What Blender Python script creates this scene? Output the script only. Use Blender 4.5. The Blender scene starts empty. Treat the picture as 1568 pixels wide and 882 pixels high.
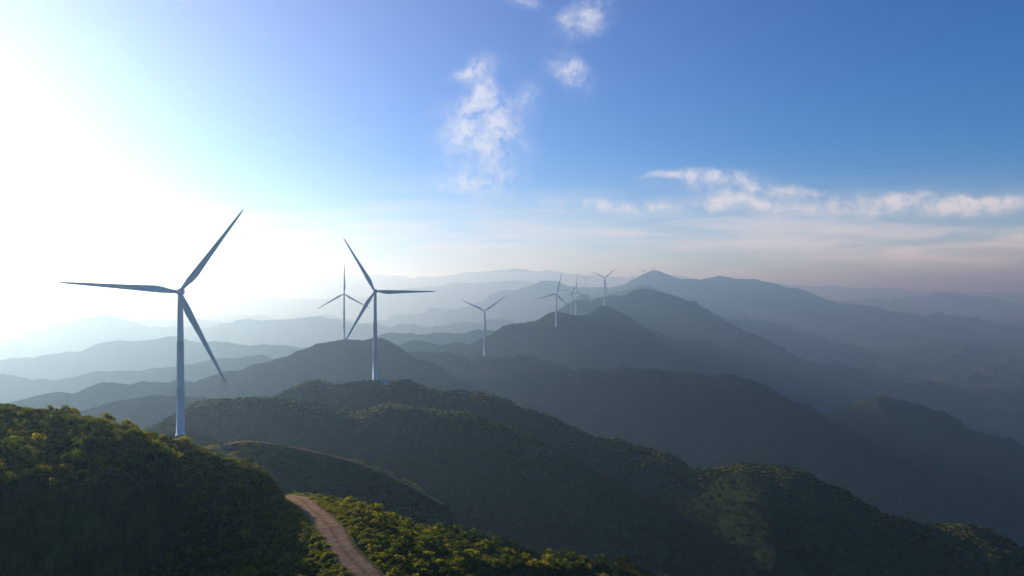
import bpy, math, random
import numpy as np
from mathutils import Vector, Matrix
random.seed(7); rng=np.random.default_rng(7)
scene=bpy.context.scene
F=1045.0
def P(u,v,D): return ((u-784)/F*D, D, (441-v)/F*D)
SUN_AZ=-44.0; SUN_EL=13.0
# ------------------------------------------------------------ noise
perm=rng.permutation(256); perm=np.concatenate([perm,perm,perm])
ga=rng.uniform(0,2*np.pi,256); gx,gy=np.cos(ga),np.sin(ga)
def perlin(x,y):
    xi=np.floor(x).astype(np.int64); yi=np.floor(y).astype(np.int64)
    xf=x-xi; yf=y-yi; xi&=255; yi&=255
    u=xf*xf*xf*(xf*(xf*6-15)+10); v=yf*yf*yf*(yf*(yf*6-15)+10)
    def g(a,b,dx,dy):
        h=perm[perm[a]+b]; return gx[h]*dx+gy[h]*dy
    n00=g(xi,yi,xf,yf); n10=g(xi+1,yi,xf-1,yf); n01=g(xi,yi+1,xf,yf-1); n11=g(xi+1,yi+1,xf-1,yf-1)
    return ((n00*(1-u)+n10*u)*(1-v)+(n01*(1-u)+n11*u)*v)*1.5
def fbm(x,y,lam,o=3):
    s=0;a=1;t=0
    for i in range(o):
        s=s+a*perlin(x/lam+17.3*i+3.1,y/lam-9.7*i+5.7); t+=a; a*=.5; lam*=.5
    return s/t
def ridged(x,y,lam,o=3):
    s=0;a=1;t=0
    for i in range(o):
        s=s+a*(1-np.abs(perlin(x/lam+7.3*i+1.1,y/lam+4.7*i+2.2))*2); t+=a;a*=.5;lam*=.5
    return np.clip(s/t,0,1)
# ------------------------------------------------------------ terrain ridges: crest points, front slope, rounding, drop, back slope
R=[]
def ridge(pts,s,r,drop=0,back=None,near=False): 
    q=np.array([P(*p) for p in pts]); q[:,2]-=drop; R.append((q,s,r,back or max(s,.5),near))
ridge([(-500,600,90),(-200,600,105),(0,612,120),(100,620,125),(200,643,135),(270,664,140),(340,692,142),(400,720,140),(440,757,134),(480,815,117),(505,860,104),(530,905,94)],.17,8,1.7,.75,True)
road3=[(700,1100,62),(640,985,80),(606,928,92),(582,900,98),(556,868,104),(530,835,112),(505,803,122),(482,780,134),(458,762,150),(436,757,168),(415,762,190),(395,762,225),(375,735,270),(352,692,315)]
road4=[(352,692,315),(347,679,322),(372,675,328),(400,676,334),(450,684,339),(500,695,343),(540,705,346),(580,719,348),(640,748,348),(680,772,348)]
ridge(road3[:10],.4,9,0.4,.5)
ridge(road3[9:],.75,5,0.4,.75)
ridge([(425,756,185),(470,762,168),(560,795,150),(640,822,138),(700,850,128),(790,893,120),(900,950,110)],.38,9,1.8,.8,True)
ridge([(300,688,300),(345,676,320),(400,675,335),(500,693,345),(580,717,350),(640,745,350),(680,768,350),(730,815,345)],.55,12,1,.6)
ridge([(352,683,315),(330,672,360),(300,664,410),(277,660,437),(262,640,500),(290,622,560)],.5,12,1)
ridge([(290,622,600),(325,607,600),(400,600,610),(470,603,615),(540,618,610),(600,612,600),(700,624,590),(770,642,580),(850,690,540)],.45,26,2,.45)
ridge([(400,600,800),(440,588,780),(480,574,760),(560,575,750),(620,573,750),(700,588,740),(760,597,730),(830,626,700),(930,657,660),(1000,681,630),(1050,703,600),(1080,706,590),(1150,704,570),(1215,711,550),(1260,736,530),(1330,770,505),(1400,786,490),(1500,802,470),(1568,836,450),(1680,890,430)],.5,24,2,.6)
ridge([(1150,706,570),(1160,745,500),(1170,815,430)],.55,20,2)
ridge([(830,640,690),(850,710,570),(860,790,480)],.55,25,6)
ridge([(130,618,900),(180,608,930),(240,600,950),(300,603,960),(350,600,1000)],.45,20,2)
ridge([(-100,625,1200),(60,600,1250),(160,580,1300),(260,572,1350),(330,562,1400),(400,545,1450),(450,532,1480),(500,518,1500),(530,516,1500),(575,511,1500),(600,520,1500),(630,540,1480),(700,565,1400),(800,600,1250)],.42,26,2)
ridge([(600,530,1800),(650,528,1780),(690,531,1740),(741,538,1700),(800,535,1650),(850,545,1600)],.4,40,2)
ridge([(640,560,1500),(800,556,1500),(900,560,1480),(960,557,1450),(1050,565,1420),(1120,569,1400),(1180,592,1360),(1230,626,1300),(1300,680,1200),(1400,740,1120)],.42,40,2)
ridge([(600,520,2300),(640,512,2280),(700,511,2260),(740,505,2240),(790,484,2220),(850,474,2220),(890,475,2240),(925,464,2600),(950,474,2500),(985,498,2400),(1040,520,2300),(1120,556,2150),(1200,588,2000),(1290,614,1900),(1400,680,1750)],.42,45,2)
ridge([(852,500,2080),(850,474,2220)],.4,30,0)
ridge([(1200,640,1700),(1260,620,1700),(1310,609,1680),(1350,603,1660),(1400,612,1640),(1480,638,1600),(1568,668,1550),(1700,720,1500)],.40,50,2)
ridge([(840,470,3700),(880,456,3700),(930,448,3800),(985,438,3900),(1030,448,3900),(1090,474,3800),(1150,495,3700),(1200,518,3600),(1260,545,3500),(1320,574,3400),(1400,600,3300),(1500,650,3100)],.42,50,2)
ridge([(1000,490,3100),(1060,505,3000),(1130,545,2900),(1190,570,2800),(1280,600,2600)],.42,40,2)
ridge([(920,446,6000),(985,436,5800),(1080,468,5600),(1180,484,5500),(1240,500,5400),(1330,535,5200),(1420,560,5000),(1500,585,4900),(1620,610,4800)],.38,80,0)
ridge([(780,440,8200),(840,428,8200),(900,434,8000),(960,430,7800),(1005,412,7800),(1050,424,7900),(1100,421,8000),(1150,425,8000),(1210,437,8000),(1250,452,7900),(1300,460,7800),(1380,468,7700),(1480,480,7600),(1600,500,7500)],.36,120,0)
ridge([(1150,470,6600),(1260,480,6600),(1380,490,6600),(1460,505,6500),(1568,540,6400),(1700,560,6300)],.36,100,0)
ridge([(1250,462,11500),(1330,455,11500),(1400,452,12000),(1450,446,12000),(1500,450,12000),(1568,462,12000),(1700,470,12000)],.34,150,0)
ridge([(-200,545,5200),(0,520,5400),(60,502,5500),(110,488,5600),(160,478,5600),(200,488,5700),(250,497,5800),(320,492,5900),(370,485,5900),(430,484,6000),(490,481,6000),(560,491,5900),(620,492,5800),(700,487,5700),(760,482,5600),(840,468,5600)],.36,80,0)
ridge([(-200,560,3300),(0,545,3300),(90,535,3300),(170,520,3400),(260,512,3500),(340,520,3400),(420,525,3300),(520,520,3300),(600,505,3300),(680,505,3300),(760,498,3200)],.38,60,0)
ridge([(-200,590,2300),(0,570,2300),(80,578,2300),(150,565,2300),(240,560,2300),(330,548,2300),(400,540,2300)],.38,45,0)
ridge([(620,470,8500),(700,462,8500),(780,452,8500),(860,446,8500)],.36,80,0)
ridge([(0,455,11500),(100,450,11500),(200,452,11500),(300,446,12000),(380,450,12000),(460,455,12000),(540,452,12000),(620,440,12000),(700,432,12000),(800,428,12000)],.34,150,0)
ridge([(180,440,17000),(300,420,17000),(400,412,17000),(450,407,17000),(520,415,17000),(600,418,17000),(660,420,17000),(720,414,17000),(790,409,17000),(850,412,17000),(920,420,17000),(1000,418,17000),(1150,428,17000),(1350,440,17000),(1600,450,17000)],.32,260,0)
# ------------------------------------------------------------ turbines (hub u, hub v, D, blade phase deg, yaw deg)
TUR=[(275,447,437,35,20,95),(574,446,742,-30,8,93),(527,450,1500,0,14,96),(742,476,1730,55,5,102),(852,450,2120,15,8,103),
     (926,425,2800,52,5,106),(882,446,3000,3,10,90),(875,447,3300,40,10,96),(905,458,3700,62,10,80),(897,427,5200,60,10,96),(991,418,4050,58,10,90)]
for (u,v,D,ph,yw,h) in TUR:
    x,y,z=P(u,v,D); R.append((np.array([[x-3,y,z-h],[x+3,y,z-h]]),.45,12,.5,False))
roadxyz=np.array([P(*p) for p in road3]); road2xyz=np.array([P(*p) for p in road4])
def poly_eval(x,y,q):
    best=np.full(x.shape,1e18); zz=np.zeros_like(x)
    for a,b in zip(q[:-1],q[1:]):
        d=b-a; L2=d[0]**2+d[1]**2+1e-9
        t=np.clip(((x-a[0])*d[0]+(y-a[1])*d[1])/L2,0,1)
        dd=(x-a[0]-t*d[0])**2+(y-a[1]-t*d[1])**2
        m=dd<best; best=np.where(m,dd,best); zz=np.where(m,a[2]+t*d[2],zz)
    return np.sqrt(best),zz
def H(x,y):
    x=np.asarray(x,float); y=np.asarray(y,float); rr=np.hypot(x,y)
    far=np.clip((rr-2500)/3000,0,1)
    z=-560+(120+170*far)*ridged(x,y,3200,4)
    k=.3+.003*rr; kd=3+.012*rr
    M=z.copy(); num=60.*np.ones_like(x); den=np.ones_like(x)
    for q,s,r,sb,near in R:
        hh=np.full(x.shape,-1e9); bd=np.full(x.shape,1e9); bf=np.zeros_like(x)
        for a,b in zip(q[:-1],q[1:]):
            d=b-a; L2=d[0]**2+d[1]**2+1e-9
            px=x-a[0]; py=y-a[1]
            t=np.clip((px*d[0]+py*d[1])/L2,0,1)
            ox=px-t*d[0]; oy=py-t*d[1]; dist=np.sqrt(ox*ox+oy*oy)
            if sb!=s:
                c=(d[0]*oy-d[1]*ox)/(math.sqrt(L2)*(dist+.01)); w=np.clip(c*.5+.5,0,1); w=w*w*(3-2*w); ss=s+(sb-s)*w
            else: ss=s
            f=ss*(np.sqrt(dist**2+r*r)-r); h=a[2]+t*d[2]-f
            if near:
                m=dist<bd; bd=np.where(m,dist,bd); hh=np.where(m,h,hh); bf=np.where(m,f,bf); continue
            hh=np.maximum(hh,h)
            M2=np.maximum(M,h); e1=np.exp((M-M2)/kd); e2=np.exp(np.maximum((h-M2)/kd,-60))
            num=num*e1+f*e2; den=den*e1+e2; M=M2
        if near:
            M2=np.maximum(M,hh); e1=np.exp((M-M2)/kd); e2=np.exp(np.maximum((hh-M2)/kd,-60)); num=num*e1+bf*e2; den=den*e1+e2; M=M2
        z=np.maximum(z,hh)+k*.5*np.exp(-np.abs(z-hh)/k)
    drop=num/den
    out=z.copy()
    for lam,lo,hi in ((1100,1500,1e9),(420,500,1e9),(150,180,9000),(55,0,2600)):
        w=np.clip((rr-lo)/(lo*.5+1),0,1)*np.clip((hi-rr)/(hi*.3),0,1)
        amp=np.minimum(.5*drop,.17*lam)*w
        out+= -amp*(1-ridged(x+.3*lam*perlin(x/lam/1.7+3,y/lam/1.7),y,lam,2))*1.1
    out+=(fbm(x,y,26,2)*.9+fbm(x,y,7,2)*.25)*np.clip((2500-rr)/1500,0,1)
    out+=fbm(x,y,160,3)*np.clip(rr*.0022-.6,0,18)*np.clip(rr/6000,.3,1)
    for q in (road2xyz,roadxyz):
        d,zr=poly_eval(x,y,q)
        w=np.clip(1-(d-2.4)/4.5,0,1); w=w*w*(3-2*w)
        out=out*(1-w)+(zr-.4)*w
    return out
# ------------------------------------------------------------ material helpers
def mat(name):
    m=bpy.data.materials.new(name); m.use_nodes=True; nt=m.node_tree; nt.nodes.clear()
    o=nt.nodes.new('ShaderNodeOutputMaterial'); return m,nt,o
def N(nt,t,**kw):
    n=nt.nodes.new(t)
    for k,v in kw.items(): setattr(n,k,v)
    return n
def noise(nt,vec,scale,detail=4,rough=.55,dist=0):
    n=N(nt,'ShaderNodeTexNoise'); n.inputs['Scale'].default_value=scale; n.inputs['Detail'].default_value=detail
    n.inputs['Roughness'].default_value=rough; n.inputs['Distortion'].default_value=dist
    nt.links.new(vec,n.inputs['Vector']); return n.outputs['Fac']
def ramp(nt,fac,stops):
    r=N(nt,'ShaderNodeValToRGB'); e=r.color_ramp.elements
    while len(e)<len(stops): e.new(.5)
    for i,(p,c) in enumerate(stops): e[i].position=p; e[i].color=(*c,1)
    nt.links.new(fac,r.inputs['Fac']); return r.outputs['Color']
def mix(nt,f,a,b,bt='MIX'):
    m=N(nt,'ShaderNodeMix',data_type='RGBA',blend_type=bt)
    for s,v in ((0,f),(6,a),(7,b)):
        if hasattr(v,'node'): nt.links.new(v,m.inputs[s])
        else: m.inputs[s].default_value=v if s==0 else (*v,1)
    return m.outputs[2]
def M_(nt,op,a,b=None,c=None):
    m=N(nt,'ShaderNodeMath',operation=op)
    for i_,v in enumerate((a,b,c)):
        if v is None: continue
        if hasattr(v,'node'): nt.links.new(v,m.inputs[i_])
        else: m.inputs[i_].default_value=v
    return m.outputs[0]
# terrain
mt,nt,o=mat('hill_vegetation')
geo=N(nt,'ShaderNodeNewGeometry'); pos=geo.outputs['Position']
c1=ramp(nt,noise(nt,pos,.012,5,.6),[(.35,(.020,.040,.013)),(.5,(.034,.056,.017)),(.6,(.06,.070,.022)),(.7,(.095,.066,.034))])
c2=ramp(nt,noise(nt,pos,.25,5,.7),[(.35,(.014,.026,.009)),(.52,(.045,.066,.018)),(.7,(.13,.14,.035))])
c=mix(nt,.5,c1,c2)
b=N(nt,'ShaderNodeBsdfDiffuse'); b.inputs['Roughness'].default_value=.8; nt.links.new(c,b.inputs['Color'])
bp=N(nt,'ShaderNodeBump'); bp.inputs['Strength'].default_value=.9; bp.inputs['Distance'].default_value=2.5
nt.links.new(noise(nt,pos,.22,6,.7),bp.inputs['Height']); nt.links.new(bp.outputs['Normal'],b.inputs['Normal'])
nt.links.new(b.outputs[0],o.inputs['Surface'])
# ------------------------------------------------------------ terrain mesh (one sheet, polar grid)
af=np.linspace(-52,52,840); ab=np.arange(55,305,3.0)
ang=np.radians(np.concatenate([af,ab])); na=len(ang)
rad=np.concatenate([[4,9,14],np.exp(np.linspace(math.log(20),math.log(60000),860))]); nr=len(rad)
A,RR_=np.meshgrid(ang,rad); X=RR_*np.sin(A); Y=RR_*np.cos(A); Z=H(X.ravel(),Y.ravel()).reshape(X.shape)
verts=np.stack([X.ravel(),Y.ravel(),Z.ravel()],1)
verts=np.vstack([verts,[[0,0,Z[0].mean()]]])
i=np.arange(nr-1)[:,None]; j=np.arange(na)[None,:]; j2=(j+1)%na
quads=np.stack([(i*na+j),(i*na+j2),((i+1)*na+j2),((i+1)*na+j)],-1).reshape(-1,4)[:,::-1]
me=bpy.data.meshes.new('mountain_terrain')
nq=len(quads); nt3=na; cidx=len(verts)-1
jj=np.arange(na); tri=np.stack([np.full(na,cidx),(jj+1)%na,jj],1)
me.vertices.add(len(verts)); me.vertices.foreach_set('co',verts.ravel())
loops=np.concatenate([quads.ravel(),tri.ravel()]); me.loops.add(len(loops)); me.loops.foreach_set('vertex_index',loops.astype(np.int32))
ls=np.concatenate([np.arange(nq)*4,nq*4+np.arange(nt3)*3]).astype(np.int32)
me.polygons.add(len(ls)); me.polygons.foreach_set('loop_start',ls)
me.polygons.foreach_set('use_smooth',np.ones(len(ls),bool)); me.update(calc_edges=True); me.validate()
me.materials.append(mt); terr=bpy.data.objects.new('mountain_terrain',me); scene.collection.objects.link(terr)
# ------------------------------------------------------------ road
def make_road(name,pts,w,material,lift=.07):
    q=np.array(pts)
    t=np.linspace(0,len(q)-1,len(q)*14)
    def cr(tt):
        k=int(min(tt,len(q)-2)); f=tt-k; p0=q[max(k-1,0)];p1=q[k];p2=q[k+1];p3=q[min(k+2,len(q)-1)]
        return .5*((2*p1)+(-p0+p2)*f+(2*p0-5*p1+4*p2-p3)*f*f+(-p0+3*p1-3*p2+p3)*f**3)
    C=np.array([cr(x) for x in t]); T=np.gradient(C,axis=0); T[:,2]=0; T/=np.linalg.norm(T,axis=1)[:,None]+1e-9
    Nn=np.stack([T[:,1],-T[:,0]],1); cols=9; fs=[]
    wob=perlin(t*.9,t*0+.5)*.7; C[:,0]+=Nn[:,0]*wob; C[:,1]+=Nn[:,1]*wob
    ww=w*(1+.16*perlin(t*1.3,t*0+.5))
    offs=np.linspace(-.5,.5,cols)
    xs=C[:,0][:,None]+Nn[:,0][:,None]*offs*ww[:,None]; ys=C[:,1][:,None]+Nn[:,1][:,None]*offs*ww[:,None]
    zs=H(xs.ravel(),ys.ravel()).reshape(xs.shape)+lift
    rut=-.10*(np.exp(-((offs-.22)/.07)**2)+np.exp(-((offs+.22)/.07)**2)); zs+=rut[None,:]*.5
    vs=np.stack([xs.ravel(),ys.ravel(),zs.ravel()],1)
    for a in range(len(t)-1):
        for b_ in range(cols-1): fs.append((a*cols+b_,a*cols+b_+1,(a+1)*cols+b_+1,(a+1)*cols+b_))
    m=bpy.data.meshes.new(name); m.from_pydata(vs.tolist(),[],fs); m.update()
    for p in m.polygons: p.use_smooth=True
    uv=m.uv_layers.new(name='UVMap')
    idx=np.zeros(len(m.loops),dtype=np.int32); m.loops.foreach_get('vertex_index',idx)
    uvs=np.stack([(idx%cols)/(cols-1),(idx//cols)*.1],1); uv.data.foreach_set('uv',uvs.ravel())
    m.materials.append(material); ob=bpy.data.objects.new(name,m); scene.collection.objects.link(ob); return ob
mr,nt,o=mat('dirt')
geo=N(nt,'ShaderNodeNewGeometry'); pos=geo.outputs['Position']
c=ramp(nt,noise(nt,pos,.9,6,.65),[(.3,(.21,.125,.07)),(.55,(.34,.215,.125)),(.75,(.46,.31,.19))])
uvn=N(nt,'ShaderNodeUVMap'); sx=N(nt,'ShaderNodeSeparateXYZ'); nt.links.new(uvn.outputs[0],sx.inputs[0])
ab_=M_(nt,'ABSOLUTE',M_(nt,'SUBTRACT',sx.outputs[0],.5))
ad=M_(nt,'MULTIPLY_ADD',noise(nt,pos,1.6,4),.35,ab_)
g=ramp(nt,ad,[(.18,(.6,.6,.6)),(.26,(0,0,0)),(.48,(0,0,0)),(.58,(1,1,1))])
c=mix(nt,g,c,(.12,.10,.03))
b=N(nt,'ShaderNodeBsdfDiffuse'); nt.links.new(c,b.inputs['Color'])
bp=N(nt,'ShaderNodeBump'); bp.inputs['Distance'].default_value=.15; nt.links.new(noise(nt,pos,2.5,6,.7),bp.inputs['Height']); nt.links.new(bp.outputs['Normal'],b.inputs['Normal'])
nt.links.new(b.outputs[0],o.inputs['Surface'])
make_road('dirt_road',roadxyz,5.0,mr)
make_road('dirt_road',road2xyz,4.4,mr,.15)
# ------------------------------------------------------------ shrubs
def leafmat(name,cols,trans,patch):
    m,nt,o=mat(name)
    oi=N(nt,'ShaderNodeObjectInfo')
    at=N(nt,'ShaderNodeAttribute',attribute_name='shade',attribute_type='GEOMETRY')
    geo=N(nt,'ShaderNodeNewGeometry')
    c=ramp(nt,oi.outputs['Random'],cols)
    pf=ramp(nt,noise(nt,geo.outputs['Position'],.045,3,.6),[(.45,(0,0,0)),(.62,(1,1,1))])
    c=mix(nt,M_(nt,'MULTIPLY',pf,.6),c,patch)
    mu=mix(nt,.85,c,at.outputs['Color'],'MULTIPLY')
    d=N(nt,'ShaderNodeBsdfDiffuse'); nt.links.new(mu,d.inputs['Color'])
    t=N(nt,'ShaderNodeBsdfTranslucent'); nt.links.new(mix(nt,1,mu,trans,'MULTIPLY'),t.inputs['Color'])
    ms=N(nt,'ShaderNodeMixShader'); ms.inputs[0].default_value=.5; nt.links.new(d.outputs[0],ms.inputs[1]); nt.links.new(t.outputs[0],ms.inputs[2])
    nt.links.new(ms.outputs[0],o.inputs['Surface']); return m
mleaf=leafmat('leaves',[(0,(.045,.080,.018)),(.4,(.08,.12,.026)),(.8,(.15,.17,.035)),(1,(.26,.24,.045))],(2.8,2.5,.5),(.18,.18,.035))
mdark=leafmat('dark_leaves',[(0,(.022,.040,.011)),(.5,(.036,.056,.016)),(.9,(.06,.07,.020)),(1,(.10,.075,.033))],(2.0,1.9,.6),(.065,.058,.024))
mgrass=leafmat('grass_and_sunlit_leaves',[(0,(.16,.19,.03)),(.6,(.23,.25,.04)),(1,(.30,.28,.06))],(2.6,2.4,.5),(.26,.25,.05))  # roadside grass colour; on crests and hill patches it carries painted-in sunlight
mbark,nt,o=mat('bark'); b=N(nt,'ShaderNodeBsdfDiffuse'); tc=N(nt,'ShaderNodeTexCoord'); nt.links.new(ramp(nt,noise(nt,tc.outputs['Object'],6),[(.3,(.05,.035,.025)),(.7,(.12,.09,.06))]),b.inputs['Color']); nt.links.new(b.outputs[0],o.inputs['Surface'])
def shrub_mesh(name,seed,nl,leaf,hgt,lobes,m,stem=True):
    r=np.random.default_rng(seed); V=[];Fc=[];S=[];mi=[]
    cent=[]
    for k in range(lobes):
        a=r.uniform(0,6.28); d=r.uniform(0,.85)**.8; z=hgt*(.25+.6*r.uniform()*(1-d*.6)); cent.append((d*math.cos(a),d*math.sin(a),z,r.uniform(.16,.42),r.uniform(.4,1.25)))
    for k in range(nl):
        cx,cy,cz,cr,sh=cent[r.integers(lobes)]
        v=r.normal(size=3); v/=np.linalg.norm(v); v[2]=v[2] if v[2]>-.4 else -v[2]
        p=np.array([cx,cy,cz])+v*cr*(.5+.65*r.uniform())*np.array([1,1,.85*hgt])
        n=v+r.normal(size=3)*.8; n/=np.linalg.norm(n); t=np.cross(n,r.normal(size=3)); t/=np.linalg.norm(t); b_=np.cross(n,t)
        L=leaf*r.uniform(.6,1.5); W=L*.5; i0=len(V)
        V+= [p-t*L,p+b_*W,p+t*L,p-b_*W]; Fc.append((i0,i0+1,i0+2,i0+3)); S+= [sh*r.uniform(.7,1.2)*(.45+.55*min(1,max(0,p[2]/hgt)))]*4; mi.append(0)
    if stem:
        for cx,cy,cz,cr,sh in cent[:5]:
            i0=len(V)
            for (px,py,pz,w) in ((cx*.1,cy*.1,-.25,.06),(cx*.5,cy*.5,cz*.5,.035),(cx,cy,cz,.012)):
                for q in range(5): V.append(np.array([px+w*math.cos(q*1.2566),py+w*math.sin(q*1.2566),pz])); S.append(.6)
            for l in range(2):
                for q in range(5): Fc.append((i0+l*5+q,i0+l*5+(q+1)%5,i0+l*5+5+(q+1)%5,i0+l*5+5+q)); mi.append(1)
    me=bpy.data.meshes.new(name); me.from_pydata([tuple(v) for v in V],[],Fc); me.materials.append(m); me.materials.append(mbark)
    me.polygons.foreach_set('material_index',mi)
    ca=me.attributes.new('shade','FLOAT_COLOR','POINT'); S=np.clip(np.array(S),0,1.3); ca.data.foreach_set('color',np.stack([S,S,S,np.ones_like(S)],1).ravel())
    me.update(); return bpy.data.objects.new(name,me)
def make_coll(name,objs):
    c=bpy.data.collections.new(name)
    for o_ in objs: c.objects.link(o_)
    return c
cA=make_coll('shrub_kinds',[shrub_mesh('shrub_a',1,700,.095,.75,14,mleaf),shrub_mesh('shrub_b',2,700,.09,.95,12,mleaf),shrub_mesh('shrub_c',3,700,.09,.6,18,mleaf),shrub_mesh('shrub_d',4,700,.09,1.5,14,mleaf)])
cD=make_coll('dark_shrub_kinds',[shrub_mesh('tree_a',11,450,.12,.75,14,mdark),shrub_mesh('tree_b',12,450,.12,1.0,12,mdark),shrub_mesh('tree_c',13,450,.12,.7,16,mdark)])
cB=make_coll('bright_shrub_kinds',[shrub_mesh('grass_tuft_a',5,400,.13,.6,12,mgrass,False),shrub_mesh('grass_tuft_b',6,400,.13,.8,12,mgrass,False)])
def scatter(name,x,y,s,coll,sink=.15):
    z=H(x,y)-sink*s
    me=bpy.data.meshes.new(name); me.vertices.add(len(x)); me.vertices.foreach_set('co',np.stack([x,y,z],1).ravel())
    a=me.attributes.new('scl','FLOAT','POINT'); a.data.foreach_set('value',s.astype(np.float32)); me.update()
    ob=bpy.data.objects.new(name,me); scene.collection.objects.link(ob)
    ng=bpy.data.node_groups.new(name+'_nodes','GeometryNodeTree')
    ng.interface.new_socket('Geometry',in_out='INPUT',socket_type='NodeSocketGeometry'); ng.interface.new_socket('Geometry',in_out='OUTPUT',socket_type='NodeSocketGeometry')
    gi=ng.nodes.new('NodeGroupInput'); go=ng.nodes.new('NodeGroupOutput')
    ci=ng.nodes.new('GeometryNodeCollectionInfo'); ci.inputs['Collection'].default_value=coll; ci.inputs['Separate Children'].default_value=True; ci.inputs['Reset Children'].default_value=True
    ip=ng.nodes.new('GeometryNodeInstanceOnPoints'); ip.inputs['Pick Instance'].default_value=True
    rv=ng.nodes.new('FunctionNodeRandomValue'); rv.data_type='FLOAT_VECTOR'; rv.inputs[0].default_value=(-.15,-.15,0); rv.inputs[1].default_value=(.15,.15,6.283)
    na_=ng.nodes.new('GeometryNodeInputNamedAttribute'); na_.data_type='FLOAT'; na_.inputs[0].default_value='scl'
    ng.links.new(gi.outputs[0],ip.inputs['Points']); ng.links.new(ci.outputs[0],ip.inputs['Instance']); ng.links.new(rv.outputs[0],ip.inputs['Rotation'])
    ng.links.new(na_.outputs[0],ip.inputs['Scale']); ng.links.new(ip.outputs[0],go.inputs[0])
    md=ob.modifiers.new('instances','NODES'); md.node_group=ng
    return ob
def sample(n,r0,r1,a0,a1):
    rr=np.sqrt(rng.uniform(r0*r0,r1*r1,n)); a=np.radians(rng.uniform(a0,a1,n)); return rr*np.sin(a),rr*np.cos(a)
x,y=sample(21000,40,215,-48,26)
d,_=poly_eval(x,y,roadxyz)
s=.45+1.5*rng.uniform(size=len(x))**6+.5*np.clip(fbm(x,y,20,2)+.1,0,1)
s*=np.clip(d/9,.5,1)
m=(d>2.8+s*.9); x,y,s=x[m],y[m],s[m]
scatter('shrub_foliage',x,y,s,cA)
x,y=sample(34000,50,200,-46,12); d,_=poly_eval(x,y,roadxyz); dc,_=poly_eval(x,y,R[0][0]); dr,_=poly_eval(x,y,R[3][0])
pr=np.exp(-d/6.5)+.9*np.exp(-(dc/9)**2)*(fbm(x,y,9,2)>-.15)+.35*np.exp(-(dr/5)**2)+.45*(fbm(x,y,12,2)>.14)  # road verge grass, plus bright tufts painting sunlight onto crests and hill patches
m=(d>2.5)&(rng.uniform(size=len(x))<pr); x,y=x[m],y[m]
scatter('roadside_and_lit_crest_grass',x,y,.35+.5*rng.uniform(size=len(x))**2,cB)
x,y=sample(34000,215,880,-44,44)
dT=np.min([np.hypot(x-P(*t[:3])[0],y-t[2]) for t in TUR],axis=0); d=np.minimum(poly_eval(x,y,roadxyz)[0],poly_eval(x,y,road2xyz)[0])
s=.9+1.9*rng.uniform(size=len(x))**4+.9*np.clip(fbm(x,y,60,2),0,1)
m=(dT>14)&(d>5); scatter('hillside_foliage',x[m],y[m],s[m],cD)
# scrub on the middle hills' crests, its lighter leaf colour standing in for sunlight
xs=[];ys=[]
for ridx,n_,w_ in ((6,2400,11),(7,3800,12),(4,1200,7)):
    q=R[ridx][0]; sl=np.hypot(*(q[1:,:2]-q[:-1,:2]).T); k_=rng.choice(len(sl),n_,p=sl/sl.sum()); t_=rng.uniform(size=n_)
    p=q[k_]+(q[k_+1]-q[k_])*t_[:,None]; xs.append(p[:,0]+rng.normal(size=n_)*w_); ys.append(p[:,1]+rng.normal(size=n_)*w_-4)
x=np.concatenate(xs); y=np.concatenate(ys); dT=np.min([np.hypot(x-P(*t[:3])[0],y-t[2]) for t in TUR],axis=0); m=(dT>12)&(fbm(x,y,45,2)>-.15)&(poly_eval(x,y,road2xyz)[0]>3.5)
scatter('sunlit_crest_scrub',x[m],y[m],.8+1.0*rng.uniform(size=m.sum())**2,cB)
# ------------------------------------------------------------ turbines
mw,nt,o=mat('turbine_paint'); b=N(nt,'ShaderNodeBsdfPrincipled'); tc=N(nt,'ShaderNodeTexCoord')
nt.links.new(ramp(nt,noise(nt,tc.outputs['Object'],.3,4),[(.3,(.50,.51,.52)),(.7,(.60,.61,.61))]),b.inputs['Base Color']); b.inputs['Roughness'].default_value=.5; nt.links.new(b.outputs[0],o.inputs['Surface'])
def mobj(name,V,Fc,parent,m=None,smooth=True):
    me=bpy.data.meshes.new(name); me.from_pydata([tuple(v) for v in V],[],Fc); me.update()
    if smooth:
        for p in me.polygons: p.use_smooth=True
    me.materials.append(m or mw); ob=bpy.data.objects.new(name,me); scene.collection.objects.link(ob); ob.parent=parent; return ob
def lathe(prof,n,axis='z'):
    V=[];Fc=[]
    for r,z in prof:
        for k in range(n):
            a=2*math.pi*k/n; V.append((r*math.cos(a),r*math.sin(a),z) if axis=='z' else (r*math.cos(a),z,r*math.sin(a)))
    for l in range(len(prof)-1):
        for k in range(n): Fc.append((l*n+k,l*n+(k+1)%n,(l+1)*n+(k+1)%n,(l+1)*n+k))
    return V,Fc
def boxes(bl):
    V=[];Fc=[]
    for (x0,x1,y0,y1,z0,z1) in bl:
        i0=len(V); V+=[(x_,y_,z_) for z_ in (z0,z1) for (x_,y_) in ((x0,y0),(x1,y0),(x1,y1),(x0,y1))]
        Fc+=[(i0,i0+3,i0+2,i0+1),(i0+4,i0+5,i0+6,i0+7)]+[(i0+a,i0+(a+1)%4,i0+4+(a+1)%4,i0+4+a) for a in range(4)]
    return V,Fc
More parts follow.
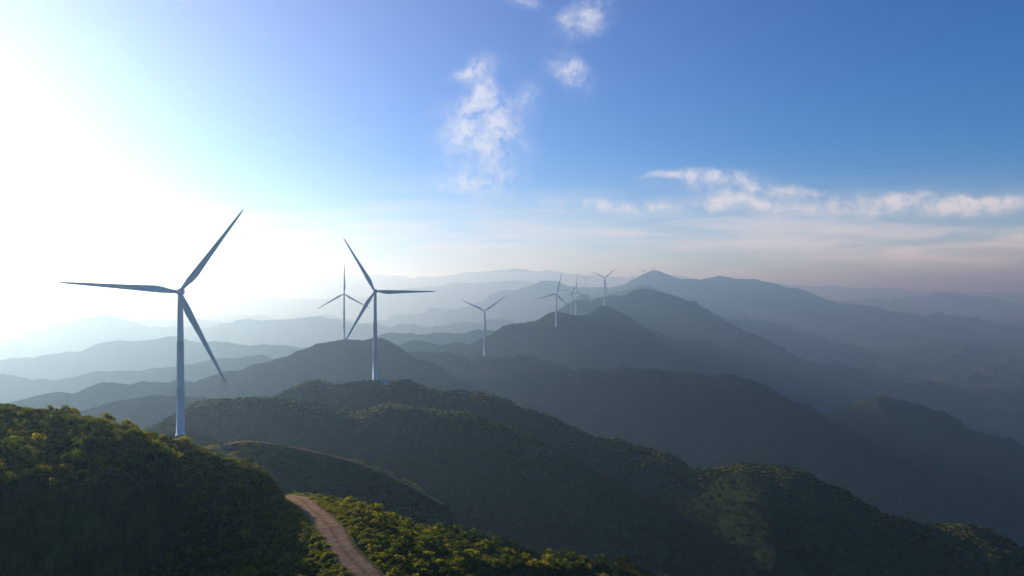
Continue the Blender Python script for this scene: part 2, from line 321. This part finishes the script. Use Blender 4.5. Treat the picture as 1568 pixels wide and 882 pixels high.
def blade(L=66.5):
    V=[];Fc=[];n=16
    st=[(1.2,2.3,2.3,0),(3,2.3,2.2,0),(6,2.9,1.8,12),(10,4.2,1.2,14),(14,4.6,.95,12),(20,4.1,.7,9),(30,3.2,.5,6),(42,2.4,.35,3),(54,1.7,.24,1),(62,1.15,.15,0),(65.5,.65,.09,0),(66.5,.16,.04,0)]
    for z,c,t,tw in st:
        f=min(1,max(0,(z-3)/9)); tw=math.radians(tw+4)
        for k in range(n):
            a=2*math.pi*k/n; px=math.cos(a)*c/2; py=math.sin(a)*t/2
            if f>0: px+=c*.18*f; py*=(1-f*.55*(px/c))
            V.append((px*math.cos(tw)-py*math.sin(tw),px*math.sin(tw)+py*math.cos(tw)-1.6*(z/66)**2,z*L/66.5))
    for l in range(len(st)-1):
        for k in range(n): Fc.append((l*n+k,l*n+(k+1)%n,(l+1)*n+(k+1)%n,(l+1)*n+k))
    Fc.append(tuple(range(n))[::-1]); Fc.append(tuple(range((len(st)-1)*n,len(st)*n))); return V,Fc
BV,BF=blade()
def turbine(u,v,D,ph,yaw,h):
    hx,hy,hz=P(u,v,D)
    e=bpy.data.objects.new('wind_turbine',None); scene.collection.objects.link(e)
    e.rotation_euler=(0,0,math.radians(yaw)); 
    c,s=math.cos(math.radians(yaw)),math.sin(math.radians(yaw))
    ax,ay=hx-(5*s),hy+5*c
    g=float(H(np.array([ax]),np.array([ay]))[0]); hb=hz-g
    e.location=(ax,ay,g)
    prof=[(2.9,-3),(2.9,.5),(2.45,.55),(2.4,hb*.33),(2.46,hb*.331),(2.35,hb*.334),(2.05,hb*.66),(2.12,hb*.661),(2.0,hb*.664),(1.6,hb-2.0),(1.75,hb-1.7)]
    V,Fc=lathe(prof,28); mobj('tower',V,Fc,e)
    V=[];Fc=[];n=20
    for yy,w,hh in ((-3.6,1.3,1.3),(-3.2,1.75,1.75),(-1,1.95,2.0),(4,2.0,2.05),(8.2,1.8,1.85),(9.4,1.3,1.4)):
        for k in range(n):
            a=2*math.pi*k/n; cx,sz=math.cos(a),math.sin(a); p=.45
            V.append((w*math.copysign(abs(cx)**p,cx),yy,hb+.1+hh*math.copysign(abs(sz)**p,sz)))
    for l in range(5):
        for k in range(n): Fc.append((l*n+k,l*n+(k+1)%n,(l+1)*n+(k+1)%n,(l+1)*n+k))
    Fc.append(tuple(range(n))[::-1]); Fc.append(tuple(range(5*n,6*n))); mobj('nacelle',V,Fc,e)
    V,Fc=lathe([(.02,-7.4),(.8,-7.1),(1.4,-6.4),(1.75,-5.2),(1.75,-4.0),(1.5,-3.5)],20,'y'); hub=mobj('hub',[(a,b_,c_+hb) for a,b_,c_ in V],Fc,e)
    for k in range(3):
        bl=mobj('blade_%d'%(k+1),BV,BF,e); bl.location=(0,-5,hb); bl.rotation_euler=(0,math.radians(ph+120*k),0)
    V,Fc=boxes(((-.6,.6,-4.2,-2.95,0,.35),(-.6,.6,-3.7,-2.95,.35,.7),(-.45,.45,-2.6,-2.35,.72,3.0)))
    mobj('entry_steps_and_door',V,Fc,e,smooth=False)
    V,Fc=lathe([(.08,0),(.05,1.8)],6); mobj('wind_vane_mast',[(a,b_+7.5,c_+hb+1.9) for a,b_,c_ in V],Fc,e)
for t in TUR: turbine(*t)
# small substation hut beside the second turbine
def plain(name,cols,sc=2.):
    m,nt,o=mat(name); b=N(nt,'ShaderNodeBsdfDiffuse'); tc=N(nt,'ShaderNodeTexCoord'); nt.links.new(ramp(nt,noise(nt,tc.outputs['Object'],sc),[(.3,cols[0]),(.7,cols[1])]),b.inputs['Color']); nt.links.new(b.outputs[0],o.inputs['Surface']); return m
mwall=plain('rendered_wall',((.42,.41,.38),(.55,.53,.50))); mroof=plain('sheet_roof',((.16,.18,.20),(.24,.26,.28))); mdoor=plain('grey_door',((.08,.09,.10),(.12,.13,.14)))
hx,hy,_=P(590,573,738); gz=float(H(np.array([hx]),np.array([hy]))[0])
e=bpy.data.objects.new('substation_hut',None); scene.collection.objects.link(e); e.location=(hx,hy,gz); e.rotation_euler=(0,0,.2)
V,Fc=boxes(((-4.5,4.5,-2,2,-1.5,3.0),)); mobj('walls',V,Fc,e,mwall,False)
V=[(-5,-2.5,3.002),(5,-2.5,3.002),(5,2.5,3.002),(-5,2.5,3.002),(-5,0,4.3),(5,0,4.3)]; mobj('roof',V,[(0,1,5,4),(3,4,5,2),(0,4,3),(1,2,5),(0,3,2,1)],e,mroof,False)
V,Fc=boxes(((-3.4,-2.2,-2.06,-2.004,0,2.2),(1.0,1.9,-2.06,-2.004,1.1,2.1),(2.8,3.7,-2.06,-2.004,1.1,2.1))); mobj('door_and_windows',V,Fc,e,mdoor,False)
# ------------------------------------------------------------ haze (real participating medium)
def haze(name,z0,z1,sc,dens,g):
    S=70000
    V=[(x_,y_,z_) for z_ in (z0,z1) for x_,y_ in ((-S,-S),(S,-S),(S,S),(-S,S))]
    Fc=[(0,3,2,1),(4,5,6,7)]+[(a,(a+1)%4,4+(a+1)%4,4+a) for a in range(4)]
    m,nt,o=mat(name)
    v=N(nt,'ShaderNodeVolumeScatter'); v.inputs['Color'].default_value=(*sc,1); v.inputs['Density'].default_value=dens; v.inputs['Anisotropy'].default_value=g
    nt.links.new(v.outputs[0],o.inputs['Volume'])
    me=bpy.data.meshes.new(name); me.from_pydata(V,[],Fc); me.materials.append(m); ob=bpy.data.objects.new(name,me); scene.collection.objects.link(ob)
haze('haze_air',-1200,350,(.46,.73,1.0),1.8e-4,.60)
# ------------------------------------------------------------ world
w=bpy.data.worlds.new('World'); scene.world=w; w.use_nodes=True; nt=w.node_tree; nt.nodes.clear()
out=N(nt,'ShaderNodeOutputWorld'); bg=N(nt,'ShaderNodeBackground'); bg.inputs['Strength'].default_value=.1
sky=N(nt,'ShaderNodeTexSky',sky_type='NISHITA'); sky.sun_disc=False; sky.sun_elevation=math.radians(SUN_EL); sky.sun_rotation=math.radians(SUN_AZ)
sky.altitude=800; sky.air_density=1.0; sky.dust_density=.4; sky.ozone_density=3.0
hs=N(nt,'ShaderNodeHueSaturation'); hs.inputs['Saturation'].default_value=1.35; nt.links.new(sky.outputs[0],hs.inputs['Color'])
skyc=mix(nt,1,hs.outputs[0],(.62,1.0,1.42),'MULTIPLY')
sv=Vector((math.sin(math.radians(SUN_AZ))*math.cos(math.radians(SUN_EL)),math.cos(math.radians(SUN_AZ))*math.cos(math.radians(SUN_EL)),math.sin(math.radians(SUN_EL))))
tc=N(nt,'ShaderNodeTexCoord'); gen=tc.outputs['Generated']
dts=N(nt,'ShaderNodeVectorMath',operation='DOT_PRODUCT'); nt.links.new(gen,dts.inputs[0]); dts.inputs[1].default_value=sv
angs=M_(nt,'ARCCOSINE',M_(nt,'MINIMUM',dts.outputs['Value'],1.0))
au=M_(nt,'MULTIPLY',M_(nt,'EXPONENT',M_(nt,'MULTIPLY',angs,-1/.42)),.50)
auc=N(nt,'ShaderNodeVectorMath',operation='SCALE'); auc.inputs[0].default_value=(12.0,8.0,6.4); nt.links.new(au,auc.inputs['Scale'])
skyc=mix(nt,1,skyc,auc.outputs[0],'ADD')
sp=N(nt,'ShaderNodeSeparateXYZ'); nt.links.new(gen,sp.inputs[0])
yy=M_(nt,'MAXIMUM',sp.outputs[1],.05)
a=M_(nt,'DIVIDE',sp.outputs[0],yy); bb=M_(nt,'DIVIDE',sp.outputs[2],yy)
cb=N(nt,'ShaderNodeCombineXYZ'); nt.links.new(a,cb.inputs[0]); nt.links.new(bb,cb.inputs[1])
nw=N(nt,'ShaderNodeTexNoise'); nw.inputs['Scale'].default_value=11; nw.inputs['Detail'].default_value=3; nt.links.new(cb.outputs[0],nw.inputs['Vector'])
ws=N(nt,'ShaderNodeVectorMath',operation='MULTIPLY_ADD'); nt.links.new(nw.outputs['Color'],ws.inputs[0]); ws.inputs[1].default_value=(.05,.04,0)
sb=N(nt,'ShaderNodeVectorMath',operation='SUBTRACT'); nt.links.new(cb.outputs[0],sb.inputs[0]); sb.inputs[1].default_value=(.025,.02,0)
nt.links.new(sb.outputs[0],ws.inputs[2]); wp=ws.outputs[0]
clouds=[(742,205,44,52,-8,1.1),(735,150,18,36,-15,.8),(722,104,18,9,20,.9),(705,280,60,12,4,.65),(895,24,34,20,25,1.0),(876,110,28,17,-25,1.0),(800,2,18,8,0,.7),(815,150,10,16,0,.45),
 (1035,268,36,5,0,1.0),(1090,276,44,8,8,.9),(1170,287,44,10,-6,1.1),(1125,308,40,8,-10,.9),(1247,292,12,5,0,.9),
 (960,316,110,9,-2,.85),(1330,320,120,10,0,.8),(1420,302,80,7,0,1.0),(1510,312,60,9,0,.9),(1372,390,22,13,0,.7)]
tot=None
for (u,v,su,sv_,rot,am) in clouds:
    mp=N(nt,'ShaderNodeMapping',vector_type='TEXTURE'); mp.inputs['Location'].default_value=((u-784)/F,(441-v)/F,0); mp.inputs['Rotation'].default_value=(0,0,math.radians(rot)); mp.inputs['Scale'].default_value=(su/F*1.4,sv_/F*1.4,1)
    nt.links.new(wp,mp.inputs['Vector'])
    dt=N(nt,'ShaderNodeVectorMath',operation='DOT_PRODUCT'); nt.links.new(mp.outputs[0],dt.inputs[0]); nt.links.new(mp.outputs[0],dt.inputs[1])
    e_=M_(nt,'MULTIPLY',M_(nt,'EXPONENT',M_(nt,'MULTIPLY',dt.outputs['Value'],-1.0)),am)
    tot=e_ if tot is None else M_(nt,'ADD',tot,e_)
tot=M_(nt,'MINIMUM',tot,1.1)
n1=noise(nt,wp,28,6,.68,0)
val=M_(nt,'MULTIPLY',tot,M_(nt,'MULTIPLY_ADD',n1,3.4,-.95))
mr_=N(nt,'ShaderNodeMapRange',interpolation_type='SMOOTHSTEP'); nt.links.new(val,mr_.inputs[0]); mr_.inputs[1].default_value=.0; mr_.inputs[2].default_value=1.25
mp=N(nt,'ShaderNodeMapping'); mp.inputs['Scale'].default_value=(2.2,20,1); mp.inputs['Rotation'].default_value=(0,0,.03); nt.links.new(cb.outputs[0],mp.inputs['Vector'])
n2=noise(nt,mp.outputs[0],1.7,5,.62,.5)
band=M_(nt,'EXPONENT',M_(nt,'MULTIPLY',M_(nt,'POWER',M_(nt,'ABSOLUTE',M_(nt,'DIVIDE',M_(nt,'SUBTRACT',bb,.06),.066)),2.0),-1.0))
veil=N(nt,'ShaderNodeMapRange',interpolation_type='SMOOTHSTEP'); nt.links.new(n2,veil.inputs[0]); veil.inputs[1].default_value=.34; veil.inputs[2].default_value=.68
vl=M_(nt,'MULTIPLY',M_(nt,'MULTIPLY_ADD',veil.outputs[0],.6,.36),band)
al=M_(nt,'MINIMUM',M_(nt,'ADD',M_(nt,'MULTIPLY',mr_.outputs[0],.78),vl),.95)
fwd=N(nt,'ShaderNodeMapRange'); nt.links.new(sp.outputs[1],fwd.inputs[0]); fwd.inputs[1].default_value=.1; fwd.inputs[2].default_value=.4
al=M_(nt,'MULTIPLY',al,fwd.outputs[0])
fin=mix(nt,al,skyc,(7.9,8.0,8.9))
nt.links.new(fin,bg.inputs['Color']); nt.links.new(bg.outputs[0],out.inputs['Surface'])
# ------------------------------------------------------------ sun
l=bpy.data.lights.new('sun','SUN'); l.energy=5; l.angle=math.radians(.5); l.color=(1,.93,.84)
so=bpy.data.objects.new('sun',l); scene.collection.objects.link(so)
so.rotation_euler=sv.to_track_quat('Z','Y').to_euler()
# ------------------------------------------------------------ camera
cd=bpy.data.cameras.new('camera'); cd.lens=24; cd.sensor_width=36; cd.clip_start=.5; cd.clip_end=200000
co=bpy.data.objects.new('camera',cd); scene.collection.objects.link(co); co.rotation_euler=(math.radians(90),0,0); scene.camera=co
scene.view_settings.view_transform='Standard'; scene.view_settings.look='None'; scene.view_settings.exposure=0
